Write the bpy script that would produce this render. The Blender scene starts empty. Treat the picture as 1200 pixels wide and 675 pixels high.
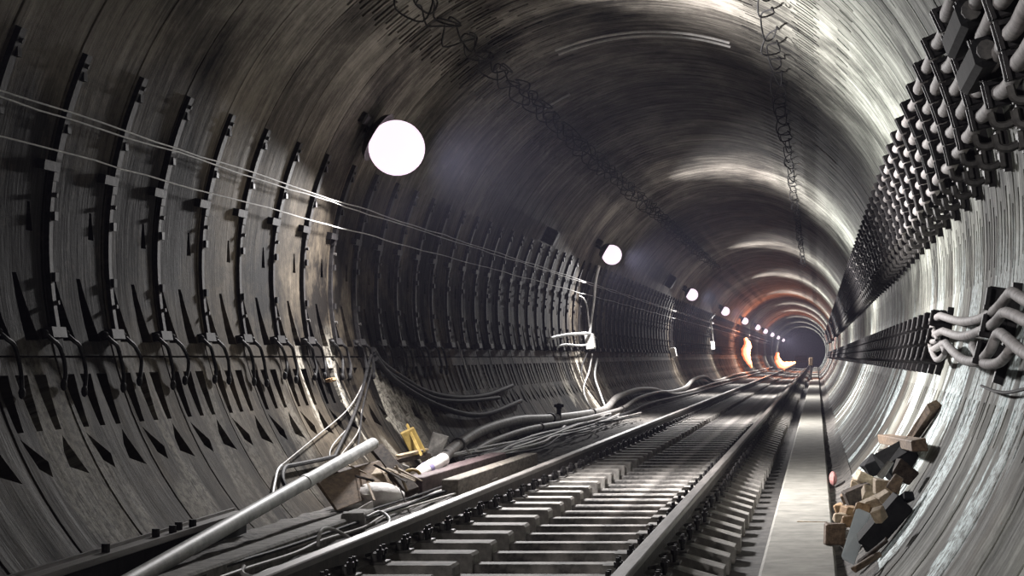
import bpy, math, random
import numpy as np
from mathutils import Vector, Matrix, Euler
from mathutils.geometry import delaunay_2d_cdt
random.seed(7)
R_ = random.Random(11)
col = bpy.context.scene.collection
PI = math.pi
# ---------------------------------------------------------------- frame of reference
F, VX, VY, CZ = 2250.0, 957.0, 418.0, 1.2
TX, TZ, TR = -1.67, CZ + 0.65, 2.7           # tunnel axis and inner radius
RING = 0.9
def P(px, py, Y):
    return Vector(((px - VX) * Y / F, Y, CZ + (VY - py) * Y / F))
def W(theta, Y, off=0.0):
    """point on the lining (theta in degrees, off = metres inwards)"""
    t = math.radians(theta)
    return Vector((TX + (TR - off) * math.cos(t), Y, TZ + (TR - off) * math.sin(t)))
def th_l(z): return 180.0 - math.degrees(math.asin((z - 0.65) / TR))
def th_r(z): return math.degrees(math.asin((z - 0.65) / TR))

# ---------------------------------------------------------------- materials
def new_mat(name):
    m = bpy.data.materials.new(name); m.use_nodes = True
    nt = m.node_tree
    return m, nt, nt.nodes, nt.links, nt.nodes['Principled BSDF']
def rough_mat(name, c1, c2, scale=8.0, rough=0.8, metal=0.0, bump=0.25, stretch=(1, 1, 1), lo=0.35, hi=0.65, dist=0.01, detail=6):
    m, nt, N, L, B = new_mat(name)
    tc = N.new('ShaderNodeTexCoord'); mp = N.new('ShaderNodeMapping')
    mp.inputs['Scale'].default_value = stretch
    L.new(tc.outputs['Object'], mp.inputs['Vector'])
    nz = N.new('ShaderNodeTexNoise'); nz.inputs['Scale'].default_value = scale
    nz.inputs['Detail'].default_value = detail; nz.inputs['Roughness'].default_value = 0.65
    L.new(mp.outputs[0], nz.inputs['Vector'])
    cr = N.new('ShaderNodeValToRGB')
    cr.color_ramp.elements[0].position = lo; cr.color_ramp.elements[0].color = (*c1, 1)
    cr.color_ramp.elements[1].position = hi; cr.color_ramp.elements[1].color = (*c2, 1)
    L.new(nz.outputs['Fac'], cr.inputs[0]); L.new(cr.outputs[0], B.inputs['Base Color'])
    B.inputs['Roughness'].default_value = rough; B.inputs['Metallic'].default_value = metal
    bp = N.new('ShaderNodeBump'); bp.inputs['Strength'].default_value = bump; bp.inputs['Distance'].default_value = dist
    L.new(nz.outputs['Fac'], bp.inputs['Height']); L.new(bp.outputs[0], B.inputs['Normal'])
    return m
def glow_mat(name, c, s):
    m, nt, N, L, B = new_mat(name)
    B.inputs['Base Color'].default_value = (0.8, 0.8, 0.8, 1)
    B.inputs['Emission Color'].default_value = (*c, 1); B.inputs['Emission Strength'].default_value = s
    return m

def lining_mat():
    m, nt, N, L, B = new_mat('lining_concrete')
    def math_(op, a, b=None, c=None, clamp=False):
        n = N.new('ShaderNodeMath'); n.operation = op; n.use_clamp = clamp
        for i, x in enumerate((a, b, c)):
            if x is None: continue
            if isinstance(x, (int, float)): n.inputs[i].default_value = x
            else: L.new(x, n.inputs[i])
        return n.outputs[0]
    g = N.new('ShaderNodeNewGeometry'); s = N.new('ShaderNodeSeparateXYZ'); L.new(g.outputs['Position'], s.inputs[0])
    dx = math_('SUBTRACT', s.outputs['X'], TX); dz = math_('SUBTRACT', s.outputs['Z'], TZ)
    # angle measured from straight down is continuous over all the visible lining
    th = math_('ARCTAN2', dx, dz)          # 0 at the crown, + to the right
    Y = s.outputs['Y']
    def tex(ss, ys, seed, detail=5, rough=0.6, dist=0.0):
        cb = N.new('ShaderNodeCombineXYZ')
        L.new(math_('MULTIPLY', th, ss * TR), cb.inputs[0]); L.new(math_('MULTIPLY', Y, ys), cb.inputs[1]); cb.inputs[2].default_value = seed
        n = N.new('ShaderNodeTexNoise'); n.inputs['Scale'].default_value = 1.0; n.inputs['Detail'].default_value = detail
        n.inputs['Roughness'].default_value = rough; n.inputs['Distortion'].default_value = dist
        L.new(cb.outputs[0], n.inputs['Vector'])
        return n.outputs['Fac']
    def ramp(x, a, b, va=0.0, vb=1.0):
        n = N.new('ShaderNodeMapRange'); n.inputs[1].default_value = a; n.inputs[2].default_value = b
        n.inputs[3].default_value = va; n.inputs[4].default_value = vb
        L.new(x, n.inputs[0]); return n.outputs[0]
    streak = tex(0.9, 7.0, 1.3, 7, 0.72, 0.35)
    fine = tex(2.6, 30.0, 4.1, 4, 0.65, 0.2)
    blot = tex(0.9, 0.55, 7.7, 6, 0.65, 0.4)
    grain = tex(22, 22, 2.2, 3, 0.7)
    ringid = math_('FLOOR', math_('DIVIDE', Y, RING))
    wn = N.new('ShaderNodeTexWhiteNoise'); wn.noise_dimensions = '1D'; L.new(ringid, wn.inputs['W'])
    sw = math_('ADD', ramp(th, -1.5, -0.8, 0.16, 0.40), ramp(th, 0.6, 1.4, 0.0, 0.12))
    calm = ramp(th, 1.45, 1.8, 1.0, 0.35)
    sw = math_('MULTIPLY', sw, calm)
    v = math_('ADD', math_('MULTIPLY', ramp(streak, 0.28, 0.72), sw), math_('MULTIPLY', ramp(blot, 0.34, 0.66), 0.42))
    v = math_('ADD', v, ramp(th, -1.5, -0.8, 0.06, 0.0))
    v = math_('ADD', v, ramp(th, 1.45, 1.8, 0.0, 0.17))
    damp = tex(1.6, 1.1, 12.4, 5, 0.65, 0.3)
    v = math_('SUBTRACT', v, math_('MULTIPLY', math_('MULTIPLY', ramp(th, -1.95, -1.6), ramp(th, -1.2, -1.45)), ramp(damp, 0.44, 0.62, 0.0, 0.26)))
    v = math_('ADD', v, math_('MULTIPLY', math_('MULTIPLY', ramp(fine, 0.3, 0.7), calm), ramp(th, -1.6, -0.8, 0.12, 0.22)))
    v = math_('ADD', v, math_('MULTIPLY', math_('SUBTRACT', wn.outputs['Value'], 0.5), 0.16))
    v = math_('ADD', v, math_('MULTIPLY', math_('SUBTRACT', grain, 0.5), 0.25))
    cr = N.new('ShaderNodeValToRGB'); e = cr.color_ramp.elements
    e[0].position = 0.22; e[0].color = (0.008, 0.0075, 0.008, 1)
    e[1].position = 0.85; e[1].color = (0.235, 0.222, 0.205, 1)
    a = cr.color_ramp.elements.new(0.5); a.color = (0.072, 0.067, 0.061, 1)
    L.new(v, cr.inputs[0])
    # leaked lime: white runs down the lower right wall, a little at the left foot, plus lamplit patches painted there
    run = tex(0.5, 1.15, 9.3, 4, 0.55, 0.6); spot = tex(20.0, 16.0, 3.9, 4, 0.75)
    reg = math_('MULTIPLY', ramp(th, 1.5, 2.0), ramp(th, 2.9, 2.6))
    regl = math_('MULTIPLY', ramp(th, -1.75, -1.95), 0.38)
    lamplit = math_('ADD', math_('MULTIPLY', ramp(Y, 15.3, 16.0), ramp(Y, 18.8, 17.6)), math_('MULTIPLY', ramp(Y, 30.0, 31.5), ramp(Y, 36.0, 34.0)))  # painted lamplight: white patches at the left foot below the first two lamps
    regl = math_('ADD', regl, math_('MULTIPLY', math_('MULTIPLY', lamplit, ramp(th, -1.7, -1.85)), 0.8))
    big = tex(0.12, 0.5, 6.6, 2, 0.5)
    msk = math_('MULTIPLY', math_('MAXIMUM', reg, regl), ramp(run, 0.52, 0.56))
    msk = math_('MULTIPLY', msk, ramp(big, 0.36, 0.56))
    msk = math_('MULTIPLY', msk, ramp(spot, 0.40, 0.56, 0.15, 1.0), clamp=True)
    mx = N.new('ShaderNodeMix'); mx.data_type = 'RGBA'; mx.clamp_factor = True
    bn = N.new('ShaderNodeMix'); bn.data_type = 'RGBA'; bn.clamp_factor = True
    L.new(math_('MULTIPLY', math_('MULTIPLY', ramp(tex(0.22, 0.8, 21.0, 4, 0.6, 0.3), 0.5, 0.62), ramp(th, 1.5, 1.8)), 0.75), bn.inputs['Factor'])
    L.new(cr.outputs[0], bn.inputs[6]); bn.inputs[7].default_value = (0.066, 0.050, 0.042, 1)
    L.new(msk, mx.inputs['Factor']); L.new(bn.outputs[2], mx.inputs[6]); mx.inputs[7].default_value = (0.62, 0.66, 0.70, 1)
    # faintly green cement at right; stronger light on crown and right put into tint
    mg = N.new('ShaderNodeMix'); mg.data_type = 'RGBA'; mg.blend_type = 'MULTIPLY'
    mg.inputs['Factor'].default_value = 1.0
    tint = N.new('ShaderNodeMix'); tint.data_type = 'RGBA'
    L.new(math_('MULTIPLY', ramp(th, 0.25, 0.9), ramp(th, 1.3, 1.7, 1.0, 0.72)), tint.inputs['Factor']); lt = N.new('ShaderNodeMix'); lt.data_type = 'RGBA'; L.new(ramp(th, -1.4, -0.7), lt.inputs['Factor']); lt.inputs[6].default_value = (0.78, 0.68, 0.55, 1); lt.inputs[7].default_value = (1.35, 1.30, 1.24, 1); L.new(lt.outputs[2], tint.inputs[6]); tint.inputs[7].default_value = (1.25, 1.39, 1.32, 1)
    L.new(mx.outputs[2], mg.inputs[6]); L.new(tint.outputs[2], mg.inputs[7])
    L.new(mg.outputs[2], B.inputs['Base Color'])
    rg = ramp(streak, 0.3, 0.7, 0.85, 0.6); L.new(rg, B.inputs['Roughness'])
    B.inputs['Specular IOR Level'].default_value = 0.07
    h = math_('ADD', math_('MULTIPLY', fine, 0.6), math_('ADD', math_('MULTIPLY', streak, 0.4), math_('MULTIPLY', spot, 0.25)))
    bp = N.new('ShaderNodeBump'); bp.inputs['Strength'].default_value = 0.4; bp.inputs['Distance'].default_value = 0.02
    L.new(h, bp.inputs['Height']); L.new(bp.outputs[0], B.inputs['Normal'])
    return m

M = {}
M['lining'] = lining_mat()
M['walk'] = rough_mat('walkway_concrete', (0.15, 0.143, 0.125), (0.34, 0.325, 0.285), 5, 0.85, bump=0.3, lo=0.3, hi=0.75)
M['invert'] = rough_mat('dirty_invert', (0.018, 0.016, 0.015), (0.06, 0.055, 0.05), 6, 0.9, bump=0.7, dist=0.04)
M['bench'] = rough_mat('bench_rubble', (0.025, 0.023, 0.021), (0.16, 0.145, 0.13), 7, 0.9, bump=0.8, dist=0.05)
M['sleeper'] = rough_mat('sleeper_concrete', (0.095, 0.088, 0.08), (0.29, 0.27, 0.245), 7, 0.8, bump=0.3)
M['timber'] = rough_mat('dirty_timber', (0.03, 0.027, 0.025), (0.33, 0.305, 0.28), 3.0, 0.75, bump=0.3, stretch=(1, 0.5, 1), lo=0.40, hi=0.62)
M['railtop'] = rough_mat('rail_steel', (0.06, 0.052, 0.047), (0.16, 0.145, 0.135), 4, 0.5, 0.35, 0.1, stretch=(6, 0.4, 6))
M['railweb'] = rough_mat('rusty_steel', (0.022, 0.018, 0.016), (0.06, 0.048, 0.042), 12, 0.75, 0.2, 0.3)
M['iron'] = rough_mat('black_iron', (0.012, 0.011, 0.012), (0.035, 0.032, 0.032), 20, 0.6, 0.3, 0.2)
M['hook'] = rough_mat('dusty_iron', (0.025, 0.023, 0.023), (0.085, 0.078, 0.072), 18, 0.65, 0.2, 0.2)
M['cable'] = rough_mat('dusty_cable', (0.15, 0.138, 0.135), (0.30, 0.275, 0.265), 14, 0.75, 0, 0.15)
M['cable_dark'] = rough_mat('black_cable', (0.008, 0.008, 0.009), (0.028, 0.026, 0.026), 16, 0.7, 0, 0.1)
M['hose'] = rough_mat('grey_hose', (0.16, 0.15, 0.145), (0.34, 0.32, 0.30), 9, 0.6, 0, 0.1)
M['pipe'] = rough_mat('pale_pipe', (0.27, 0.27, 0.27), (0.50, 0.50, 0.49), 9, 0.55, 0, 0.1)
M['wire'] = rough_mat('pale_wire', (0.30, 0.29, 0.28), (0.50, 0.48, 0.46), 9, 0.6, 0, 0.05)
M['white'] = rough_mat('white_plastic', (0.62, 0.60, 0.58), (0.80, 0.78, 0.76), 9, 0.5, 0, 0.05)
M['wood'] = rough_mat('brown_wood', (0.07, 0.045, 0.028), (0.20, 0.135, 0.085), 9, 0.8, 0, 0.4, stretch=(4, 1, 4))
M['wood_dark'] = rough_mat('dark_wood', (0.022, 0.016, 0.013), (0.075, 0.055, 0.042), 9, 0.8, 0, 0.4, stretch=(4, 1, 4))
M['maroon'] = rough_mat('maroon_timber', (0.035, 0.02, 0.022), (0.12, 0.08, 0.08), 9, 0.75, 0, 0.4, stretch=(4, 1, 4))
M['greywood'] = rough_mat('weathered_wood', (0.07, 0.06, 0.05), (0.20, 0.175, 0.145), 9, 0.8, 0, 0.4, stretch=(4, 1, 4))
M['tan'] = rough_mat('tan_wood', (0.24, 0.18, 0.115), (0.46, 0.36, 0.25), 9, 0.8, 0, 0.4, stretch=(4, 1, 4))
M['tan2'] = rough_mat('orange_brown_wood', (0.20, 0.115, 0.055), (0.42, 0.27, 0.14), 9, 0.8, 0, 0.4, stretch=(4, 1, 4))
M['black'] = rough_mat('tar_black', (0.004, 0.004, 0.005), (0.013, 0.0125, 0.013), 10, 0.85, 0, 0.4)
M['grey'] = rough_mat('grey_brick', (0.11, 0.103, 0.095), (0.27, 0.255, 0.235), 12, 0.85, 0, 0.4)
M['slab'] = rough_mat('blue_grey_board', (0.60, 0.66, 0.69), (0.74, 0.79, 0.80), 6, 0.7, 0, 0.15)
M['pale'] = rough_mat('pale_sack', (0.66, 0.62, 0.60), (0.84, 0.80, 0.78), 7, 0.85, 0, 0.6, dist=0.03)
M['yellow'] = rough_mat('yellow_paint', (0.22, 0.15, 0.04), (0.45, 0.31, 0.09), 9, 0.6, 0, 0.15)
M['pink'] = rough_mat('pink_rag', (0.34, 0.14, 0.13), (0.52, 0.26, 0.24), 9, 0.85, 0, 0.4)
M['purple'] = rough_mat('purple_band', (0.24, 0.20, 0.40), (0.34, 0.30, 0.50), 9, 0.7)
for k_ in ('black', 'cable_dark', 'iron', 'wood_dark'): M[k_].node_tree.nodes['Principled BSDF'].inputs['Specular IOR Level'].default_value = 0.18
M['globe'] = glow_mat('lamp_glass_glow', (1.0, 0.81, 0.95), 1.52); M['globe'].node_tree.nodes['Principled BSDF'].inputs['Base Color'].default_value = (0.06, 0.06, 0.06, 1)
M['flame'] = glow_mat('orange_glow', (1.0, 0.20, 0.06), 1.3)
M['flamecore'] = glow_mat('hot_core_glow', (1.0, 0.52, 0.30), 2.2)
M['rustsign'] = rough_mat('orange_plate', (0.55, 0.17, 0.10), (0.75, 0.30, 0.2), 9, 0.6)

# ---------------------------------------------------------------- mesh builder
class MB:
    def __init__(s): s.v = []; s.f = []; s.mi = []
    def add(s, vs, fs, m=0):
        o = len(s.v); s.v += [tuple(x) for x in vs]; s.f += [tuple(i + o for i in f) for f in fs]; s.mi += [m] * len(fs); return s
    def box(s, c, d, rot=None, jit=0.0, m=0, bev=0.0):
        """box, edges chamfered by bev"""
        h = [x / 2 for x in d]; b = min(bev, *(x * 0.45 for x in h)) if bev else 0
        Rm = Euler(rot).to_matrix() if rot is not None and not isinstance(rot, Matrix) else (rot or Matrix.Identity(3))
        c = Vector(c); vs = []; fs = []
        jd = {}
        def pt(x, y, z, k):
            if k not in jd: jd[k] = Vector((R_.uniform(-jit, jit), R_.uniform(-jit, jit), R_.uniform(-jit, jit)))
            return c + Rm @ (Vector((x, y, z)) + jd[k])
        if not b:
            idx = {}
            for k in [(x, y, z) for x in (-1, 1) for y in (-1, 1) for z in (-1, 1)]:
                idx[k] = len(vs); vs.append(pt(k[0] * h[0], k[1] * h[1], k[2] * h[2], k))
            fs = [(0, 1, 3, 2), (4, 6, 7, 5), (0, 4, 5, 1), (2, 3, 7, 6), (0, 2, 6, 4), (1, 5, 7, 3)]
            return s.add(vs, fs, m)
        ids = {}
        for k in [(x, y, z) for x in (-1, 1) for y in (-1, 1) for z in (-1, 1)]:
            for ax in range(3):
                q = [k[i] * (h[i] - (0 if i == ax else b)) for i in range(3)]
                ids[(k, ax)] = len(vs); vs.append(pt(*q, k))
        for ax in range(3):
            a, e = [i for i in range(3) if i != ax]
            for sg in (-1, 1):
                q = []
                for u, w in ((-1, -1), (1, -1), (1, 1), (-1, 1)):
                    k = [0, 0, 0]; k[ax] = sg; k[a] = u; k[e] = w; q.append(ids[(tuple(k), ax)])
                fs.append(q if (sg > 0) == (ax != 1) else q[::-1])
            for u in (-1, 1):
                for w in (-1, 1):
                    k0 = [0, 0, 0]; k1 = [0, 0, 0]
                    k0[ax] = -1; k1[ax] = 1; k0[a] = k1[a] = u; k0[e] = k1[e] = w
                    k0, k1 = tuple(k0), tuple(k1)
                    fs.append((ids[(k0, a)], ids[(k1, a)], ids[(k1, e)], ids[(k0, e)]))
        for k in [(x, y, z) for x in (-1, 1) for y in (-1, 1) for z in (-1, 1)]:
            fs.append((ids[(k, 0)], ids[(k, 1)], ids[(k, 2)]))
        return s.add(vs, fs, m)
    def bar(s, a, b, w, h, roll=0.0, jit=0.0, m=0, bev=0.0):
        """box between two points, w across, h the other way"""
        a = Vector(a); b = Vector(b); d = b - a
        q = d.to_track_quat('Y', 'Z'); Rm = (q @ Euler((0, roll, 0)).to_quaternion()).to_matrix()
        return s.box((a + b) / 2, (w, d.length, h), Rm, jit, m, bev)
    def tube(s, path, r, n=8, cap=True, m=0):
        path = [Vector(p) for p in path]; k = len(path); vs = []; fs = []
        rr = r if isinstance(r, (list, tuple)) else [r] * k
        up = None
        for i in range(k):
            t = (path[min(i + 1, k - 1)] - path[max(i - 1, 0)]).normalized()
            if up is None:
                up = Vector((0, 0, 1)) if abs(t.z) < 0.9 else Vector((0, 1, 0))
            e = (up - t * up.dot(t)).normalized(); g = t.cross(e); up = e
            for j in range(n):
                a = 2 * PI * j / n
                vs.append(path[i] + (e * math.cos(a) + g * math.sin(a)) * rr[i])
        for i in range(k - 1):
            for j in range(n):
                fs.append((i * n + j, i * n + (j + 1) % n, (i + 1) * n + (j + 1) % n, (i + 1) * n + j))
        if cap:
            fs.append(tuple(range(n))[::-1]); fs.append(tuple((k - 1) * n + j for j in range(n)))
        return s.add(vs, fs, m)
    def ball(s, c, r, n=16, mrings=10, sc=(1, 1, 1), noise=0.0, m=0):
        c = Vector(c); vs = [c + Vector((0, 0, r * sc[2]))]; fs = []
        for i in range(1, mrings):
            p = PI * i / mrings
            for j in range(n):
                a = 2 * PI * j / n; q = 1 + R_.uniform(-noise, noise)
                vs.append(c + Vector((math.sin(p) * math.cos(a) * sc[0], math.sin(p) * math.sin(a) * sc[1], math.cos(p) * sc[2])) * r * q)
        vs.append(c - Vector((0, 0, r * sc[2]))); L_ = len(vs) - 1
        for j in range(n):
            fs.append((0, 1 + j, 1 + (j + 1) % n)); fs.append((L_, L_ - 1 - j, L_ - 1 - (j + 1) % n))
        for i in range(mrings - 2):
            for j in range(n):
                a = 1 + i * n; fs.append((a + j, a + n + j, a + n + (j + 1) % n, a + (j + 1) % n))
        return s.add(vs, fs, m)
    def sweep(s, prof, path, cap=True, m=0):
        """profile given as (x, z) swept along straight Y values"""
        n = len(prof); vs = []; fs = []
        for (ox, y, oz) in path:
            vs += [(ox + x, y, oz + z) for x, z in prof]
        for i in range(len(path) - 1):
            for j in range(n):
                fs.append((i * n + j, (i + 1) * n + j, (i + 1) * n + (j + 1) % n, i * n + (j + 1) % n))
        if cap: fs.append(tuple(range(n))); fs.append(tuple((len(path) - 1) * n + j for j in range(n))[::-1])
        return s.add(vs, fs, m)
    def lathe(s, prof, c, axis, n=20, m=0):
        c = Vector(c); ax = Vector(axis).normalized(); q = ax.to_track_quat('Z', 'Y'); vs = []; fs = []
        for r, h in prof:
            for j in range(n):
                a = 2 * PI * j / n; vs.append(c + q @ Vector((r * math.cos(a), r * math.sin(a), h)))
        for i in range(len(prof) - 1):
            for j in range(n):
                fs.append((i * n + j, i * n + (j + 1) % n, (i + 1) * n + (j + 1) % n, (i + 1) * n + j))
        return s.add(vs, fs, m)
    def mesh(s, name, mats, smooth=None):
        me = bpy.data.meshes.new(name); me.from_pydata(s.v, [], s.f)
        for m_ in (mats if isinstance(mats, (list, tuple)) else [mats]): me.materials.append(m_)
        if any(s.mi): me.polygons.foreach_set('material_index', s.mi)
        if smooth:
            me.polygons.foreach_set('use_smooth', [True] * len(s.f)); me.set_sharp_from_angle(angle=math.radians(smooth))
        me.update(); return me
    def obj(s, name, mats, parent=None, smooth=None, origin=None):
        if origin is not None:
            o_ = Vector(origin); s.v = [tuple(Vector(v) - o_) for v in s.v]
        o = bpy.data.objects.new(name, s.mesh(name, mats, smooth)); col.objects.link(o)
        if parent: o.parent = parent
        if origin is not None: o.location = o_
        return o
def spline(pts, per=8):
    pts = [Vector(p) for p in pts]; out = []
    q = [pts[0] * 2 - pts[1]] + pts + [pts[-1] * 2 - pts[-2]]
    for i in range(1, len(q) - 2):
        a, b, c, d = q[i - 1], q[i], q[i + 1], q[i + 2]
        for k in range(per):
            t = k / per
            out.append(0.5 * (2 * b + (c - a) * t + (2 * a - 5 * b + 4 * c - d) * t * t + (3 * b - a - 3 * c + d) * t ** 3))
    out.append(pts[-1]); return out
def tag(o, label, cat, group=None, kind=None):
    if label: o['label'] = label
    if cat: o['category'] = cat
    if group: o['group'] = group
    if kind: o['kind'] = kind
    return o
def struct(o): o['kind'] = 'structure'; return o
def empty(name, loc, label, cat, group=None):
    o = bpy.data.objects.new(name, None); o.empty_display_size = 0.1; col.objects.link(o); o.location = loc
    return tag(o, label, cat, group)
def copy_tree(root, loc):
    r = root.copy(); col.objects.link(r); r.location = loc
    for ch in list(root.children):
        c = ch.copy(); col.objects.link(c); c.parent = r
        for g in list(ch.children):
            d = g.copy(); col.objects.link(d); d.parent = c
    return r
ORD = 'first second third fourth fifth sixth seventh eighth ninth tenth eleventh twelfth thirteenth fourteenth fifteenth sixteenth seventeenth eighteenth nineteenth twentieth'.split()
LAMP_DX = [492, 240, 146, 107, 84, 69, 60, 52, 45, 39]
LAMP_X, LAMP_Z = -3.72, CZ + 1.85
LAMP_Y = [3.0] + [F * -LAMP_X / d for d in LAMP_DX]  # first entry: unseen lamp added to light the near right wall and debris
def stretch(Y):
    """words for where along the tunnel something stands"""
    n = sum(1 for y in LAMP_Y[1:] if Y > y)
    if n == 0: return 'in front of the nearest lamp'
    if n >= 6: return 'in the far stretch beyond the sixth lamp'
    return 'between the %s and %s lamps' % (ORD[n - 1], ORD[n])

# ---------------------------------------------------------------- lining with pockets
GR = [(0.0, 0.0), (0.018, 0.035), (0.036, 0.0), (0.30, 0.0), (0.312, 0.014), (0.324, 0.0), (0.60, 0.0), (0.612, 0.014), (0.624, 0.0), (0.9, 0.0)]
GV = [g[0] for g in GR]; GD = [g[1] for g in GR]
def module(t0, t1, pockets, rich=True, gv=None):
    """one lining ring from angle t0 to t1: vertex (v, theta, outward offset) and faces"""
    pts = []; edges = []; faces = []; deps = []
    def addp(p): pts.append(Vector(p)); return len(pts) - 1
    s0, s1 = math.radians(t0) * TR, math.radians(t1) * TR
    gv = (gv or GV) if rich else [0, 0.018, 0.036, 0.9]
    for v in gv:
        edges.append((addp((v, s0)), addp((v, s1))))
    n = max(2, int(round(abs(t1 - t0) / (3 if rich else 5))))
    for i in range(n + 1):
        s = s0 + (s1 - s0) * i / n
        edges.append((addp((0, s)), addp((RING, s))))
    for poly, dep in pockets:
        q = [addp((v, math.radians(t) * TR)) for v, t in poly]
        # counter-clockwise
        ar = sum((pts[q[i]].x * pts[q[(i + 1) % len(q)]].y - pts[q[(i + 1) % len(q)]].x * pts[q[i]].y) for i in range(len(q)))
        if ar < 0: q = q[::-1]
        faces.append(q); deps.append(dep)
    co, ee, ff, ov, oe, of = delaunay_2d_cdt(pts, edges, faces, 0, 1e-5)
    V = []; Fs = []; top = {}; bot = {}
    def vert(i, dep):
        d = top if dep is None else bot.setdefault(round(dep, 3), {})
        if i not in d:
            x, y = co[i]; d[i] = len(V); V.append((x, y / TR, np.interp(x, GV if gv is GV else gv, GD if gv is GV else [0.035 if i_ == 1 else 0.0 for i_ in range(len(gv))]) + (dep or 0.0)))
        return d[i]
    inside = {}
    for k, f in enumerate(ff):
        pk = of[k][0] if len(of[k]) else None
        if pk is None:
            Fs.append([vert(i, None) for i in f])
        else:
            Fs.append([vert(i, deps[pk]) for i in f])
            for a, b in zip(f, list(f[1:]) + [f[0]]):
                key = (pk, min(a, b), max(a, b)); inside[key] = inside.get(key, 0) + 1
    for (pk, a, b), c in inside.items():
        if c == 1: Fs.append([vert(a, None), vert(b, None), vert(b, deps[pk]), vert(a, deps[pk])])
    return np.array(V), Fs
def lining(name, t0, t1, pockets, y0, y1, ynear, yfar, extra_from=None):
    near = module(t0, t1, pockets, True, extra_from); far = module(t0, t1, [], False)
    allv = []; alli = []; alln = []; off = 0
    k0 = int(math.floor(y0 / RING)); k1 = int(math.ceil(y1 / RING))
    for k in range(k0, k1):
        V, Fs = near if ynear <= k * RING <= yfar else far
        r = TR + V[:, 2] + 0.006 * math.sin(k * 12.9)
        allv.append(np.stack([TX + r * np.cos(V[:, 1]), k * RING + V[:, 0], TZ + r * np.sin(V[:, 1])], 1))
        for f in Fs: alli += [i + off for i in f]; alln.append(len(f))
        off += len(V)
    v = np.concatenate(allv).astype(np.float32)
    me = bpy.data.meshes.new(name); me.vertices.add(len(v)); me.vertices.foreach_set('co', v.ravel())
    me.loops.add(len(alli)); me.loops.foreach_set('vertex_index', np.array(alli, np.int32))
    me.polygons.add(len(alln)); st = np.concatenate([[0], np.cumsum(alln)[:-1]]).astype(np.int32)
    me.polygons.foreach_set('loop_start', st); me.polygons.foreach_set('loop_total', np.array(alln, np.int32))
    me.materials.append(M['lining']); me.update(calc_edges=True)
    me.polygons.foreach_set('use_smooth', [True] * len(alln)); me.set_sharp_from_angle(angle=math.radians(25))
    o = bpy.data.objects.new(name, me); col.objects.link(o); return struct(o)

def slot(v, w, ta, tb, dv=0.0, tip=0.35):
    """a pocket from angle ta to tb, narrow at ta, w wide at tb"""
    return [(v, ta), (v + w * tip, ta), (v + dv + w, tb), (v + dv, tb)]
pl = []
for v in (0.12, 0.50): pl.append((slot(v, 0.19, th_l(0.46), th_l(0.09), 0.06, 0.3), 0.2))
for v in (0.08, 0.33, 0.58): pl.append((slot(v, 0.165, th_l(-0.40), th_l(-0.10), -0.03, 0.5), 0.2))
pl.append(([(0.08, th_l(-0.43)), (0.30, th_l(-0.56)), (0.26, th_l(-0.64)), (0.14, th_l(-0.59))], 0.2))
pl.append(([(0.64, th_l(-0.43)), (0.76, th_l(-0.65)), (0.54, th_l(-0.60)), (0.56, th_l(-0.52))], 0.2))
pl.append(([(0.0, th_l(0.005)), (0.9, th_l(0.005)), (0.9, th_l(-0.008)), (0.0, th_l(-0.008))], 0.03))
for v in (0.70,): pl.append((slot(v, 0.09, th_l(0.86), th_l(0.70)), 0.05))
pc = []
for k, v in enumerate((0.07, 0.20, 0.38, 0.50, 0.68, 0.80)):
    j = (k % 3) * 0.7
    pc.append((slot(v, 0.055, 126.5 + j, 131.5 + j, 0, 1), 0.14)); pc.append((slot(v, 0.05, 117.5 - j, 122.0 - j, 0, 1), 0.14))
    if k % 2: pc.append((slot(v, 0.05, 109.5 + j, 113.5 + j, 0, 1), 0.12))
    if k % 3 != 1: pc.append((slot(v, 0.05, 64.5 + j, 68 + j, 0, 1), 0.13)); 
    pc.append((slot(v, 0.055, 52.5 - j, 57.5 - j, 0, 1), 0.14))
    if k % 3 == 0: pc.append((slot(v, 0.05, 44 + j, 47 + j, 0, 1), 0.12))
pr = []
for k, v in enumerate((0.08, 0.22, 0.38, 0.52, 0.70)):
    pr.append((slot(v, 0.06, th_r(0.46 + 0.05 * (k % 2)), th_r(0.80 + 0.06 * (k % 3)), 0, 0.8), 0.14))
    if k % 2 == 0: pr.append((slot(v, 0.07, th_r(-0.42), th_r(-0.24), 0, 0.5), 0.13))
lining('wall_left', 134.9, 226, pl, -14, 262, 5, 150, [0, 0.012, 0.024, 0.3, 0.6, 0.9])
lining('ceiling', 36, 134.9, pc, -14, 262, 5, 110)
lining('wall_right', -48, 36, pr, -14, 262, 4, 110, [0, 0.018, 0.036, 0.3, 0.6, 0.9])
mb = MB(); mb.lathe([(0.01, 0), (2.9, 0), (2.9, 0.3)], (TX, 262, TZ), (0, 1, 0), 48); struct(mb.obj('wall_back', M['invert']))
mb = MB(); mb.lathe([(0.01, 0), (2.9, 0), (2.9, -0.3)], (TX, -14.2, TZ), (0, 1, 0), 48); struct(mb.obj('wall_front', M['invert']))
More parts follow.
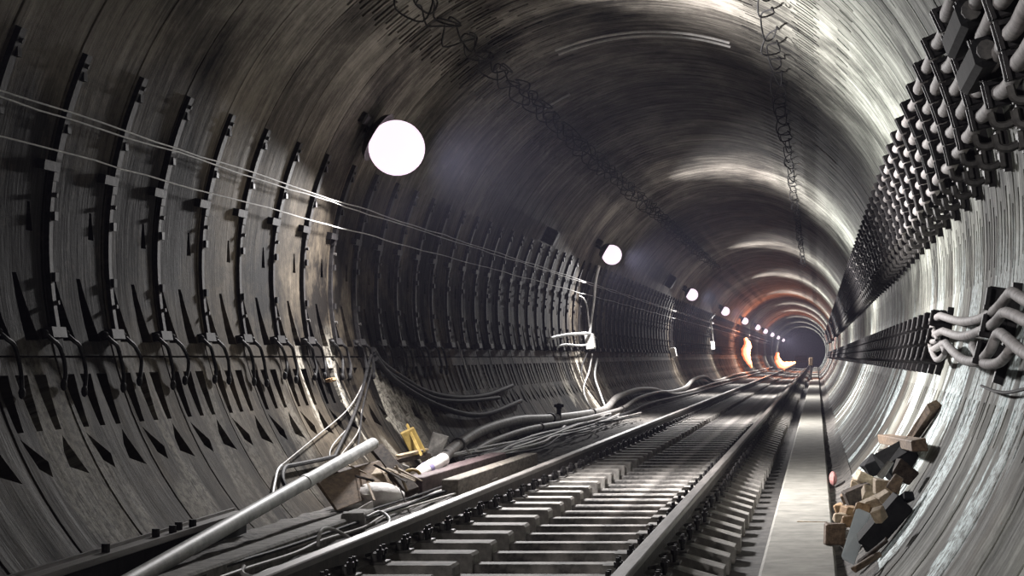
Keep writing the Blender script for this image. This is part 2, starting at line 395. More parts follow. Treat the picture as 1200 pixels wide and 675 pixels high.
# invert, left bench, walkway
def ground(name, prof, mat, y0, y1, amp, step=0.5, seed=1):
    """prof: list of (x, z); a sheet along Y with rubble bumps"""
    r = random.Random(seed); ny = int((y1 - y0) / step); n = len(prof); mbb = MB(); vs = []
    for i in range(ny + 1):
        for x, z in prof: vs.append((x, y0 + (y1 - y0) * i / ny, z + r.uniform(-amp, amp)))
    fs = [(i * n + j, i * n + j + 1, (i + 1) * n + j + 1, (i + 1) * n + j) for i in range(ny) for j in range(n - 1)]
    mbb.add(vs, fs); return mbb.obj(name, mat)
FZ = CZ - 1.31
struct(ground('floor', [(-3.9, FZ - 0.02), (-2.95, FZ), (-2.3, FZ), (-1.7, FZ - 0.03), (-1.1, FZ), (-0.5, FZ), (0.5, FZ)], M['invert'], -14, 262, 0.0))
xs = [-3.95 + 0.06 * i for i in range(20)]
bz = lambda x: CZ - 1.13
struct(ground('left_bench', [(x, bz(x)) for x in xs] + [(-2.80, FZ)], M['bench'], -14, 262, 0.012, 0.25, 4))
mb = MB(); path = [(0, -14 + 1.5 * i, 0) for i in range(185)]
mb.sweep([(-0.325, FZ), (-0.325, -0.02), (-0.305, 0.0), (0.10, 0.0), (0.115, -0.015), (0.115, FZ)], path); struct(mb.obj('walkway', M['walk']))
struct(ground('right_gutter', [(0.115, CZ - 1.27), (0.18, CZ - 1.26), (0.26, CZ - 1.22), (0.34, CZ - 1.15)], M['bench'], -14, 262, 0.012, 0.3, 9))

# ---------------------------------------------------------------- rails
RL, RR, RH = -2.47, -0.88, CZ - 0.97
prof = [(-0.066, -0.15), (0.066, -0.15), (0.066, -0.139), (0.012, -0.12), (0.009, -0.10), (0.009, -0.045), (0.036, -0.036), (0.0375, -0.006), (0.031, 0.0),
        (-0.031, 0.0), (-0.0375, -0.006), (-0.036, -0.036), (-0.009, -0.045), (-0.009, -0.10), (-0.012, -0.12), (-0.066, -0.139)]
for x, lab in ((RL, 'left running rail with worn shiny head, beside the debris and hoses'), (RR, 'right running rail with worn grey head, nearer the walkway')):
    mb = MB(); mb.sweep(prof, [(x, -6 + 2.0 * i, RH) for i in range(124)])
    for k, f in enumerate(mb.f):
        zs = [mb.v[i][2] for i in f]
        if min(zs) > RH - 0.0365: mb.mi[k] = 1
    tag(mb.obj('rail', [M['railweb'], M['railtop']]), lab, 'rail', 'running rails of the track')

# ---------------------------------------------------------------- sleepers
SP, SY0 = 0.62, 7.3
ST = CZ - 1.12                 # top of the rail seat
def block_mesh(x0, x1, slope_out):
    b = MB(); zt, zb, w = 0.0, -0.19, 0.125
    if slope_out == 0:
        p = [(x0, zb), (x1, zb), (x1, zt - 0.015), (x1 - 0.012, zt), (x0 + 0.01, zt), (x0, zt - 0.01)]
    else:
        p = [(x0, zb), (x1, zb), (x1, zt - 0.085), (x1 - 0.30, zt), (x0 + 0.012, zt), (x0, zt - 0.015)]
    n = len(p); vs = []
    for y, k in ((-w, 0.0), (w, 0.0)):
        vs += [(x, y + (0.018 if y < 0 else -0.018) * (z > -0.05), z) for x, z in p]
    fs = [(j, j + n, (j + 1) % n + n, (j + 1) % n) for j in range(n)] + [tuple(range(n)), tuple(range(n, 2 * n))[::-1]]
    return b.add(vs, fs)
def chair_mb(x):
    b = MB(); b.box((x, 0, 0.006), (0.30, 0.17, 0.014), bev=0.004)
    for s in (-1, 1):
        b.box((x + s * 0.088, 0, 0.035), (0.035, 0.13, 0.05), bev=0.006)
        b.box((x + s * 0.062, 0, 0.05), (0.06, 0.07, 0.018), (0, -s * 0.2, 0), bev=0.004)
    return b
def bolts_mb(x):
    out = []
    for s in (-1, 1):
        for d in (-0.04, 0.04):
            b = MB()
            b.tube([(x + s * 0.118, d, y) for y in (0.01, 0.05, 0.0501, 0.078, 0.0781, 0.10)], [0.011, 0.011, 0.022, 0.022, 0.011, 0.011], 6)
            out.append(b)
    return out
root = empty('sleeper', (0, SY0, ST), None, 'sleeper', 'sleepers under the two rails')
block_mesh(-2.78, -1.95, 0).obj('end_block', M['sleeper'], root)
block_mesh(-1.155, -0.52, 1).obj('end_block', M['sleeper'], root)
mt = MB(); mt.box((-1.55, 0, -0.125), (0.84, 0.15, 0.12), bev=0.01); mt.obj('cross_timber', M['timber'], root)
for x in (RL, RR):
    c = chair_mb(x).obj('rail_chair', M['hook'], root); [q.obj('bolt', M['iron'], c) for q in bolts_mb(x)]
whole = MB()
for q, mi in ((block_mesh(-2.78, -1.95, 0), 0), (block_mesh(-1.155, -0.52, 1), 0), (mt, 1), (chair_mb(RL), 2), (chair_mb(RR), 2)):
    whole.add(q.v, q.f, mi)
far0 = whole.obj('sleeper', [M['sleeper'], M['timber'], M['hook']]); far0.location = (0, 0, ST)
NS = 292
for i in range(NS):
    Y = SY0 + i * SP
    if Y < 30:
        o = root if i == 0 else copy_tree(root, (R_.uniform(-0.012, 0.012), Y + R_.uniform(-0.015, 0.015), ST))
        if i: o.rotation_euler.z = R_.uniform(-0.008, 0.008)
    else:
        o = far0.copy() if Y > 30.63 else far0
        if o is not far0: col.objects.link(o)
        o.location = (R_.uniform(-0.012, 0.012), Y, ST)
    vis = i - 2
    if i < 2: lab = 'sleeper cut off at the bottom edge of the photo, %s' % ('lower one' if i == 0 else 'upper one')
    elif vis <= 17: lab = '%s whole sleeper up from the bottom edge, concrete ends and dark timber middle' % ORD[vis]
    else: lab = 'track sleeper with concrete ends ' + stretch(Y) + (', past the twentieth' if Y < LAMP_Y[2] else '')
    tag(o, lab, 'sleeper', 'sleepers under the two rails')

# ---------------------------------------------------------------- cable brackets, left wall
def arc_bar(mbb, ta, tb, y, off, w, t, n=14):
    """flat bar following the lining from angle ta to tb"""
    vs = []; fs = []
    for i in range(n + 1):
        a = ta + (tb - ta) * i / n
        for o_, d in ((off, -w / 2), (off, w / 2), (off + t, w / 2), (off + t, -w / 2)):
            p = W(a, y + d, o_); vs.append(p)
    for i in range(n):
        for j in range(4): fs.append((i * 4 + j, i * 4 + (j + 1) % 4, (i + 1) * 4 + (j + 1) % 4, (i + 1) * 4 + j))
    fs += [(3, 2, 1, 0), tuple(n * 4 + j for j in range(4))]
    return mbb.add(vs, fs)
def wall_stud(t, y, off, w=0.03):
    b = MB(); a = W(t, y, -0.01); c = W(t, y, off); b.tube([a, c], w, 6); return b
YB = 9.98
tA, tB, tM, tF = th_l(1.72), th_l(0.10), th_l(1.08), th_l(0.11)
base = W(tB, YB)
root = empty('wall_bracket', base, None, 'bracket')
org = lambda m_: [tuple(Vector(v) - base) for v in m_.v]
def part(mbb, name, mat, parent, base_, smooth=None):
    mbb.v = [tuple(Vector(v) - Vector(base_)) for v in mbb.v]
    o = mbb.obj(name, mat, parent, smooth); return o
b = MB(); arc_bar(b, tA, th_l(1.0), YB, 0.0, 0.075, 0.036); arc_bar(b, th_l(1.0), tB, YB, 0.0, 0.05, 0.03)
for z in (1.6, 1.3, 0.8, 0.45): b.box(W(th_l(z), YB + 0.02, 0.035), (0.03, 0.05, 0.05))
part(b, 'upright', M['iron'], root, base)
b = MB(); arc_bar(b, th_l(0.155), th_l(0.095), YB - 0.10, 0.0, 0.20, 0.07, 3); part(b, 'foot', M['iron'], root, base)
b = MB(); arc_bar(b, th_l(1.105), th_l(1.05), YB - 0.11, 0.0, 0.22, 0.05, 3); part(b, 'side_arm', M['iron'], root, base)
for z in (1.66, 0.92, 0.3):
    part(wall_stud(th_l(z), YB, 0.055, 0.014), 'bolt', M['hook'], root, base)
whole = MB()
for ch in root.children:
    me = ch.data; whole.add([v.co[:] for v in me.vertices], [tuple(p.vertices) for p in me.polygons])
farb = whole.obj('wall_bracket', M['iron'])
NB = 200
for i in range(NB):
    Y = YB + i * RING
    if i == 0: o = root
    elif Y < 45: o = copy_tree(root, base + Vector((0, i * RING + R_.uniform(-0.02, 0.02), 0)))
    else:
        o = farb if Y < 45 + RING else farb.copy()
        if o is not farb: col.objects.link(o)
        o.location = base + Vector((0, i * RING, 0))
    if i < 9: lab = '%s tall black upright bracket from the left edge of the photo' % ORD[i]
    else: lab = 'black upright bracket on the left wall ' + stretch(Y) + (', past the ninth' if Y < LAMP_Y[1] else '')
    tag(o, lab, 'bracket', 'upright brackets along the left wall')
# black cable tails curling below each left bracket
n_t = 0
for i in range(0, 14):
    Y = YB + i * RING
    for side in (0, 1):
        r = random.Random(i * 7 + side); y = Y - 0.26 + 0.30 * side
        pts = [W(th_l(0.12), y, 0.05), W(th_l(0.08), y + 0.03, 0.07), W(th_l(0.05), y + 0.13, 0.06), W(th_l(-0.03), y + 0.19 + r.uniform(-.03, .03), 0.05),
               W(th_l(-0.11), y + 0.15, 0.05), W(th_l(-0.16 - r.uniform(0, .05)), y + 0.12 + r.uniform(-.03, .03), 0.03)]
        m_ = MB(); m_.tube(spline(pts, 5), 0.013, 6)
        m_.ball(pts[-1], 0.028, 8, 6, (0.7, 0.8, 1.2)); m_.ball(pts[0], 0.022, 8, 6)
        lab = 'black cable tail curling below the %s left bracket, %s one' % (ORD[i], ('nearer', 'farther')[side])
        tag(m_.obj('cable_tail', M['cable_dark'], None, 40), lab, 'cable', 'cable tails below the left brackets')

# ---------------------------------------------------------------- right wall: upper cable bank
ROWS = [1.80, 1.665, 1.53, 1.395, 1.26]          # cable heights
HOOKS = [1.13, 1.02]
YR = 8.1
base = W(th_r(1.0), YR)
root = empty('cable_rack', base, None, 'cable rack')
b = MB(); arc_bar(b, th_r(0.96), th_r(1.92), YR, 0.0, 0.06, 0.045, 12); part(b, 'back_bar', M['iron'], root, base)
for k, z in enumerate(ROWS):
    t = th_r(z); b = MB(); c = W(t, YR, 0.115)
    rot = (0, -math.radians(t), 0)
    b.box(W(t, YR, 0.10), (0.17, 0.045, 0.125), rot, bev=0.008)
    b.box(W(t, YR - 0.03, 0.165), (0.02, 0.03, 0.125), rot)
    b.box(W(t + 1.1, YR - 0.03, 0.11), (0.10, 0.03, 0.02), rot)
    part(b, 'clamp', M['iron'], root, base)
for z in HOOKS:
    t = th_r(z); b = MB(); rot = (0, -math.radians(t), 0)
    b.tube(spline([W(t, YR, 0.03), W(t - 0.6, YR, 0.10), W(t - 0.3, YR, 0.155), W(t + 1.0, YR, 0.165)], 5), 0.02, 6)
    b.box(W(t, YR, 0.05), (0.03, 0.12, 0.085), rot, bev=0.006)
    b.box(W(t - 0.5, YR + 0.02, 0.10), (0.13, 0.05, 0.02), rot)
    part(b, 'hook', M['hook'], root, base)
whole = MB()
for ch in root.children:
    me = ch.data; whole.add([v.co[:] for v in me.vertices], [tuple(p.vertices) for p in me.polygons], 1 if ch.name.startswith('hook') else 0)
farb = whole.obj('cable_rack', [M['iron'], M['hook']])
for i in range(150):
    Y = YR + i * RING
    if i == 0: o = root
    elif Y < 40: o = copy_tree(root, base + Vector((0, i * RING, 0)))
    else:
        o = farb if Y < 40 + RING else farb.copy()
        if o is not farb: col.objects.link(o)
        o.location = base + Vector((0, i * RING, 0))
    if i < 10: lab = '%s black rack from the right edge on the upper right cable bank' % ORD[i]
    else: lab = 'black rack of the upper right cables ' + stretch(Y) + (', past the tenth' if Y < LAMP_Y[1] else '')
    tag(o, lab, 'cable rack', 'racks of the upper right cable bank')
hgt = ['topmost', 'second from top', 'middle', 'fourth from top', 'lowest']
for k, z in enumerate(ROWS):
    t = th_r(z); pts = []
    i0 = -2
    for i in range(i0, 205):
        Y = YR + i * RING
        pts.append(W(t, Y, 0.115))
        if Y < 70:
            for q in (0.22, 0.5, 0.78):
                sag = (0.022 + 0.012 * math.sin(i * 3.3 + k * 1.7)) * math.sin(PI * q)
                p = W(t, Y + RING * q, 0.115 + 0.014 * math.sin(i * 2.1 + k)); p.z -= sag; pts.append(p)
    m_ = MB(); m_.tube(pts, 0.037, 10)
    tag(m_.obj('power_cable', M['cable'], None, 50), '%s long dusty cable of the upper right cable bank' % hgt[k], 'cable', 'long cables of the upper right bank')
# black splice boxes at the near end of the upper bank
def wall_pt(px, py, off):
    """the point of the right wall (off metres inside it) seen at a pixel"""
    d = Vector(((px - VX) / F, 1.0, (VY - py) / F)); r = TR - off
    a = d.x ** 2 + d.z ** 2; ox, oz = -TX, CZ - TZ
    bq = d.x * ox + d.z * oz; cq = ox * ox + oz * oz - r * r
    t = (-bq + math.sqrt(bq * bq - a * cq)) / a
    return Vector((d.x * t, t, CZ + d.z * t))
for px, py, lab in ((1128, 34, 'upper black splice box at top right of the upper cable bank'), (1145, 78, 'lower black splice box at top right of the upper cable bank')):
    c = wall_pt(px, py, 0.17); a = math.atan2(c.z - TZ, c.x - TX); rot = (0, -a, 0)
    root = empty('splice_box', c, lab, 'splice box', 'black splice boxes on the upper right cables')
    b = MB(); b.box((0, 0, 0), (0.12, 0.95, 0.135), rot, bev=0.03); b.obj('casing', M['black'], root)
    for d in (-0.49, 0.49):
        b = MB(); b.tube([(0, d - 0.02, 0), (0, d + 0.02, 0)], 0.045, 10); b.obj('end_collar', M['hook'], root)

# ---------------------------------------------------------------- right wall: lower cable bank
YL = 14.1
LROWS = [0.27, 0.13, -0.01]
base = W(th_r(-0.1), YL)
root = empty('cable_rack', base, None, 'cable rack')
b = MB(); arc_bar(b, th_r(-0.14), th_r(0.36), YL, 0.0, 0.07, 0.05, 8); part(b, 'back_bar', M['iron'], root, base)
for z in LROWS:
    t = th_r(z); rot = (0, -math.radians(t), 0); b = MB()
    b.box(W(t - 1.1, YL, 0.09), (0.17, 0.05, 0.03), rot, bev=0.006)
    b.box(W(t, YL, 0.16), (0.025, 0.05, 0.10), rot, bev=0.006)
    b.box(W(t, YL + 0.03, 0.10), (0.12, 0.03, 0.115), rot, bev=0.006)
    part(b, 'clamp', M['iron'], root, base)
whole = MB()
for ch in root.children:
    me = ch.data; whole.add([v.co[:] for v in me.vertices], [tuple(p.vertices) for p in me.polygons])
farb = whole.obj('cable_rack', M['iron'])
for i in range(145):
    Y = YL + i * RING
    if i == 0: o = root
    elif Y < 40: o = copy_tree(root, base + Vector((0, i * RING, 0)))
    else:
        o = farb if Y < 40 + RING else farb.copy()
        if o is not farb: col.objects.link(o)
        o.location = base + Vector((0, i * RING, 0))
    if i == 0: lab = 'nearest black rack of the lower right cables, where the loose loops begin'
    elif i < 6: lab = '%s black rack of the lower right cables, behind the loose loops' % ORD[i]
    else: lab = 'black rack of the lower right cables ' + stretch(Y) + (', past the sixth' if Y < LAMP_Y[1] else '')
    tag(o, lab, 'cable rack', 'racks of the lower right cable run')
o = copy_tree(root, base + Vector((0, 9.45 - YL, 0))); tag(o, 'black rack at the right edge carrying the loose grey cable loops', 'cable rack', 'racks of the lower right cable run')
o = copy_tree(root, base + Vector((0, 6.0 - YL, 0))); tag(o, 'black rack just past the right edge carrying loose cable', 'cable rack', 'racks of the lower right cable run')
loose = [
    ([(1102, 370), (1118, 375), (1133, 377), (1153, 372), (1168, 362), (1179, 349), (1186, 343), (1200, 351), (1240, 372)], 0.027, 'topmost loose grey cable loop at the right edge'),
    ([(1105, 388), (1120, 393), (1133, 393.5), (1153, 386), (1166, 378), (1176, 367), (1188, 369), (1202, 376), (1240, 390)], 0.027, 'second loose grey cable loop at the right edge'),
    ([(1108, 402), (1118, 413), (1130, 422), (1147, 423), (1160, 411), (1170, 391), (1184, 400), (1200, 413), (1240, 430)], 0.027, 'third loose grey cable loop, hanging lowest in front'),
    ([(1140, 405), (1150, 423), (1160, 427), (1172, 424), (1182, 413), (1186, 404)], 0.025, 'short loose cable loop behind the lowest grey loop'),
    ([(1092, 383), (1099, 399), (1090, 402), (1097, 421), (1107, 414), (1103, 402)], 0.02, 'zigzag pale cable end hanging from the nearest lower rack'),
]
for pts, r, lab in loose:
    q = spline([wall_pt(x, y, 0.12 if k % 2 else 0.13) for k, (x, y) in enumerate(pts)], 6)
    if r > 0.026:
        row = loose.index((pts, r, lab)); t = th_r(LROWS[row])
        q = spline([W(t, 40 - 2 * k, 0.10) for k in range(13)][:-1], 2)[:-1] + [W(t, 15.2, 0.10)] + q
        q = [W(t, YL + RING * i, 0.10) for i in range(194, 30, -1)] + [W(t, 41.0, 0.10)] + q
    m_ = MB(); m_.tube(q, r, 10)
    tag(m_.obj('power_cable', M['cable'], None, 50), lab + (', running far along the wall' if r > 0.026 else ''), 'cable', 'cables of the lower right run')

# ---------------------------------------------------------------- crown: wire lines with hooks
def crown_line(theta, lab, seed, mat, big=1.0):
    r = random.Random(seed); pts = []; Y = 11.0 + 0.3 * seed / 9; m_ = MB()
    while Y < 60:
        u = lambda a: r.uniform(-a, a)
        pts += [W(theta + u(.4), Y, 0.02), W(theta + big * (1.3 + u(.6)), Y + 0.20, 0.09 + u(.03)), W(theta + u(.9), Y + 0.34 + u(.06), 0.20 + u(.06)), W(theta - big * (1.5 + u(.6)), Y + 0.52, 0.15 + u(.05)),
                W(theta - big * (0.8 + u(.4)), Y + 0.30 + u(.08), 0.09), W(theta + u(.5), Y + 0.62 + u(.05), 0.05)]
        Y += RING
    m_.tube(spline(pts, 4), 0.008, 5)
    return tag(m_.obj('looped_wire', mat), lab, 'wire', 'looped wires under the crown')
crown_line(124.9, 'dark curling wire in wide loops along the upper left crown', 3, M['cable_dark'], 1.7)
crown_line(123.2, 'second dark wire tangled beside the wide loops of the upper left crown', 8, M['cable_dark'], 1.1)
crown_line(60.9, 'dark curling wire hanging in loops along the upper right crown', 5, M['cable_dark'], 1.2)
for k, y in enumerate((19.6, 19.85)):
    m_ = MB(); m_.tube([W(t, y, 0.03) for t in np.linspace(73, 112, 26)], 0.014, 6)
    tag(m_.obj('conduit', M['wire']), ('nearer' if k == 0 else 'farther') + ' of two thin pale conduits bent along the crown', 'conduit', 'thin conduits bent along the crown')
for k, (y, t, dt) in enumerate(((22.3, 116.5, 9), (25.0, 44, 9))):
    m_ = MB(); m_.tube([W(a, y, 0.02) for a in np.linspace(t, t + dt, 10)], 0.012, 6)
    tag(m_.obj('conduit', M['wire']), ('short pale conduit on the upper left crown' if k == 0 else 'short pale conduit on the upper right crown'), 'conduit')

# ---------------------------------------------------------------- left wall wires
for z, lab, w in ((1.395, 'upper of three thin pale wires strung along the left wall', 0.0), (1.365, 'middle of three thin pale wires strung along the left wall', 1.5), (1.17, 'lowest of three thin pale wires strung along the left wall', 3.0)):
    pts = []; Y = 7.2; r = random.Random(int(z * 100)); dz = 0
    while Y < 175:
        p = W(th_l(z + r.uniform(-0.004, 0.004) - 0.012 * abs(math.sin(Y * 0.87 + w))), Y, 0.085); pts.append(p); Y += 0.45 if Y < 60 else 2.0
    m_ = MB(); m_.tube(pts, 0.0055, 5)
    tag(m_.obj('wall_wire', M['wire']), lab, 'wire', 'thin wires along the left wall')
# drooping black bundle on the lower left wall
def lw(px, py, off):
    d = Vector(((px - VX) / F, 1.0, (VY - py) / F)); r = TR - off
    a = d.x ** 2 + d.z ** 2; ox, oz = -TX, CZ - TZ
    bq = d.x * ox + d.z * oz; cq = ox * ox + oz * oz - r * r
    t = (-bq + math.sqrt(bq * bq - a * cq)) / a
    return Vector((d.x * t, t, CZ + d.z * t))
bund = [
    ([(437, 410), (447, 425), (470, 442), (500, 459), (535, 466), (570, 463), (600, 452)], 0.030, 'upper drooping black cable on the lower left wall'),
    ([(438, 414), (452, 434), (478, 451), (510, 467), (545, 470), (585, 466)], 0.024, 'middle drooping black cable on the lower left wall'),
    ([(440, 420), (458, 442), (488, 463), (520, 478), (550, 486), (575, 484), (610, 470)], 0.030, 'lowest drooping black cable on the lower left wall'),
]
for pts, r_, lab in bund:
    m_ = MB(); m_.tube(spline([lw(x, y, 0.05) for x, y in pts], 8), r_, 8)
    tag(m_.obj('black_cable', M['cable_dark'], None, 50), lab, 'cable', 'drooping black cables on the lower left wall')
drops = [
    ([(437, 408), (431, 430), (424, 458), (413, 490), (403, 512), (392, 535)], 0.014, 'cable_dark', 'thick dark cable dropping down the lit left wall to the pile'),
    ([(392, 535), (370, 540), (345, 545), (334, 548), (331, 560), (336, 573)], 0.017, 'cable_dark', 'dark hose lying on the left wall foot above the pale pipe'),
    ([(437, 412), (425, 450), (407, 480), (370, 512), (330, 545)], 0.005, 'hose', 'thin pale wire slanting down the lit left wall'),
    ([(330, 545), (325, 552), (321, 570), (317, 585), (300, 591), (290, 595)], 0.009, 'pipe', 'thin white pipe bent down to the wall foot'),
    ([(440, 412), (434, 440), (425, 478), (420, 520), (415, 530)], 0.008, 'cable_dark', 'thin black wire hanging right of the thick dropping cable'),
    ([(411, 498), (388, 525), (390, 545), (402, 530), (420, 505), (424, 480)], 0.005, 'hose', 'slack wire loop hanging above the upper pipe end'),
    ([(536, 400), (545, 430), (556, 460), (566, 486)], 0.010, 'wire', 'thin grey wire running down the dim left wall'),
    ([(700, 420), (697, 440), (703, 460), (711, 480), (721, 494)], 0.018, 'pipe', 'pale cable running down the lit wall below the white box'),
    ([(694, 415), (690, 436), (684, 455), (690, 475), (706, 493)], 0.014, 'wire', 'thin cable drooping left below the white box'),
    ([(688, 414), (682, 430), (684, 447), (700, 470), (716, 492)], 0.012, 'cable_dark', 'dark cable drooping below the white box'),
]
for pts, r_, mt_, lab in drops:
    m_ = MB(); m_.tube(spline([lw(x, y, 0.035 + r_) for x, y in pts], 6), r_, 7)
    tag(m_.obj('hanging_cable', M[mt_], None, 50), lab, 'cable')
# small fixings seen on the left wall
def wall_box(px, py, off, d, mat, name, lab, cat, bev=0.01, group=None, parts=()):
    p = lw(px, py, off); a = math.atan2(p.z - TZ, p.x - TX)
    root = empty(name, p, lab, cat, group)
    b = MB(); b.box((0, 0, 0), d, (0, -a, 0), bev=bev); b.obj('casing', M[mat], root)
    b = MB(); b.box(Matrix.Rotation(-a, 3, 'Y') @ Vector((-d[0] / 2 - 0.006, 0, 0)), (0.014, d[1] * 0.86, d[2] * 0.86), (0, -a, 0), bev=0.004); b.obj('cover', M[mat], root)
    return root
wall_box(691, 400, 0.10, (0.14, 0.34, 0.30), 'white', 'junction_box', 'white junction box on the left wall below the second lamp', 'junction box')
wall_box(789, 413, 0.10, (0.14, 0.34, 0.28), 'white', 'junction_box', 'pale junction box on the left wall below the third lamp', 'junction box')
wall_box(835, 405, 0.10, (0.14, 0.40, 0.34), 'white', 'junction_box', 'small pale junction box on the left wall below the fourth lamp', 'junction box')
wall_box(387, 445.5, 0.04, (0.05, 0.14, 0.03), 'tan2', 'wall_tab', 'small orange wooden tab above the lit slots on the left wall', 'tab', 0.004)
wall_box(645, 277, 0.12, (0.18, 0.26, 0.24), 'iron', 'junction_box', 'dark box high on the left wall left of the second lamp', 'junction box')
wall_box(786, 330, 0.12, (0.18, 0.40, 0.34), 'iron', 'junction_box', 'dark box high on the left wall left of the third lamp', 'junction box')
hr = MB(); hr.tube(spline([lw(642, 400, 0.03), lw(644, 397, 0.14), lw(660, 393, 0.16), lw(680, 391, 0.16), lw(690, 391, 0.14), lw(697, 396, 0.12)], 6), 0.028, 8)
hr.tube(spline([lw(650, 408, 0.03), lw(662, 404, 0.14), lw(678, 405, 0.13), lw(688, 404, 0.1)], 6), 0.02, 7)
tag(hr.obj('bent_conduit', M['pipe'], None, 50), 'pale bent conduit beside the white junction box', 'conduit')

# ---------------------------------------------------------------- hoses along the left wall foot
def hose(name, pts, r, mat, lab, grp, collars=()):
    """pts: (Y, X, z above camera datum)"""
    q = spline([Vector((x, y, CZ + z)) for y, x, z in pts], 8)
    root = empty(name, q[0], lab, 'hose', grp); m_ = MB(); m_.tube([p - q[0] for p in q], r, 10); m_.obj('tube', M[mat], root, 50)
    for c in collars:
        i = int(c * (len(q) - 2)); b = MB(); d = (q[i + 1] - q[i]).normalized()
        b.tube([q[i] - q[0] - d * 0.04, q[i] - q[0] + d * 0.04], r * 1.35, 10); b.obj('clamp', M['hook'], root)
    return root
hose('hose', [(17.6, -3.62, -1.06), (18.6, -3.66, -1.02), (20.2, -3.80, -0.95), (22.2, -3.88, -0.86), (25, -3.90, -0.83), (28, -3.88, -0.90), (31.5, -3.85, -0.95), (34.5, -3.80, -0.94),
              (37, -3.84, -0.78), (41, -3.86, -0.72), (45, -3.84, -0.78), (49, -3.80, -0.92), (55, -3.78, -0.90), (60, -3.84, -0.72), (66, -3.84, -0.70), (72, -3.78, -0.92), (90, -3.78, -0.85), (120, -3.78, -0.9), (165, -3.78, -0.9)],
     0.062, 'hose', 'thickest grey hose snaking along the foot of the left wall', 'hoses along the left wall foot', (0.12, 0.28, 0.36))
hose('hose', [(20.5, -3.68, -1.03), (22.2, -3.74, -0.98), (25, -3.76, -0.95), (28, -3.74, -0.98), (31, -3.70, -1.0), (34, -3.70, -1.0), (36.4, -3.66, -0.97), (40, -3.70, -0.86), (46, -3.70, -0.85), (52, -3.66, -1.0), (70, -3.64, -0.95), (95, -3.64, -1.0), (140, -3.64, -1.0)],
     0.042, 'hose', 'thinner grey hose lying in front of the thickest hose', 'hoses along the left wall foot', (0.2, 0.5))
hose('hose', [(20, -3.52, -1.05), (23, -3.60, -1.04), (27, -3.58, -1.03), (31, -3.55, -1.04), (35, -3.5, -1.05), (42, -3.55, -1.0), (55, -3.5, -1.04), (80, -3.5, -1.05)],
     0.034, 'cable_dark', 'thin black hose lying lowest along the wall foot', 'hoses along the left wall foot')
# valve-like dark knob on the hose
p = P(655, 481, 28.6); b = MB(); root = empty('valve', p, 'small dark upright valve on the thick hose before the second lamp', 'valve')
b.tube([(0, 0, -0.12), (0, 0, 0.05)], 0.035, 8); b.obj('body', M['black'], root); b = MB(); b.tube([(-0.07, 0, 0.07), (0.07, 0, 0.07)], 0.022, 8); b.ball((0, 0, 0.06), 0.05, 8, 6); b.obj('handle', M['black'], root)

def BP(px, py, h=0.0):
    Y = F * (1.13 - h) / (py - VY); p = P(px, py, Y)
    return p if math.hypot(p.x - TX, p.z - TZ) < TR - 0.07 else lw(px, py, 0.07)
# ---------------------------------------------------------------- left foreground: girder, pipe, beam
g0, g1 = P(20, 684, 8.55), P(287, 600, 12.3)
gd = g1 - g0
root = empty('steel_girder', g0, 'long dark steel girder lying at the lower left wall foot', 'girder')
def along(t, dx=0.0, dz=0.0): return gd * t + Vector((dx, 0, dz))
for nm, dz, w, h in (('web', -0.075, 0.02, 0.15),):
    b = MB(); b.bar(along(-0.1, 0, dz), along(1, 0, dz), w, h); b.obj('web', M['black'], root)
b = MB(); b.bar(along(-0.1, 0, 0.0), along(1, 0, 0.0), 0.15, 0.016, bev=0.003); b.bar(along(-0.1, 0.07, 0.014), along(1, 0.07, 0.014), 0.014, 0.026); b.bar(along(-0.1, -0.07, 0.014), along(1, -0.07, 0.014), 0.014, 0.026)
b.obj('top_flange', M['railtop'], root)
b = MB(); b.bar(along(-0.1, 0, -0.15), along(1, 0, -0.15), 0.15, 0.016, bev=0.003); b.obj('bottom_flange', M['black'], root)
for k, t in enumerate((0.545, 0.60, 0.655, 0.70, 0.33)):
    b = MB(); q = along(t, 0.0 if k % 2 else -0.03, 0.008); b.tube([q, q + Vector((0, 0, 0.045))], 0.022, 8); b.obj('bolt', M['iron'], root)
q0, q1 = P(148, 684, 9.55), P(437, 520, 15.0)
root = empty('pipe', q0, 'long pale pipe propped up on the debris pile, lower left', 'pipe')
b = MB(); ds = (q1 - q0); b.tube([ds * (-0.05), ds * 0.25, ds * 0.5, ds * 0.75, ds], 0.047, 16); b.obj('barrel', M['pipe'], root, 40)
b = MB(); b.tube([ds * 0.995, ds * 1.0005], 0.038, 14); b.obj('open_end', M['white'], root)
b = MB(); b.tube([ds * 0.62, ds * 0.64], 0.052, 16); b.obj('joint_collar', M['pipe'], root, 40)
c0, c1 = P(188, 680, 8.75), P(427, 598, 12.9)
b = MB(); n = 10
for i in range(n):
    pass
b.bar(c0 - Vector((0, 0, .06)), c1 - Vector((0, 0, .06)), 0.15, 0.135, bev=0.012, jit=0.004)
tag(b.obj('concrete_beam', M['grey']), 'grey concrete kerb beam lying between pale pipe and left rail', 'beam')
p = BP(414, 612, 0.075)
b = MB(); b.box((0, 0, 0), (0.15, 0.20, 0.13), (0, 0, 0.2), 0.006, bev=0.012); tag(b.obj('concrete_block', M['grey'], origin=None), 'grey concrete block at the end of the kerb beam', 'block'); bpy.context.scene.collection.objects[-1].location = p

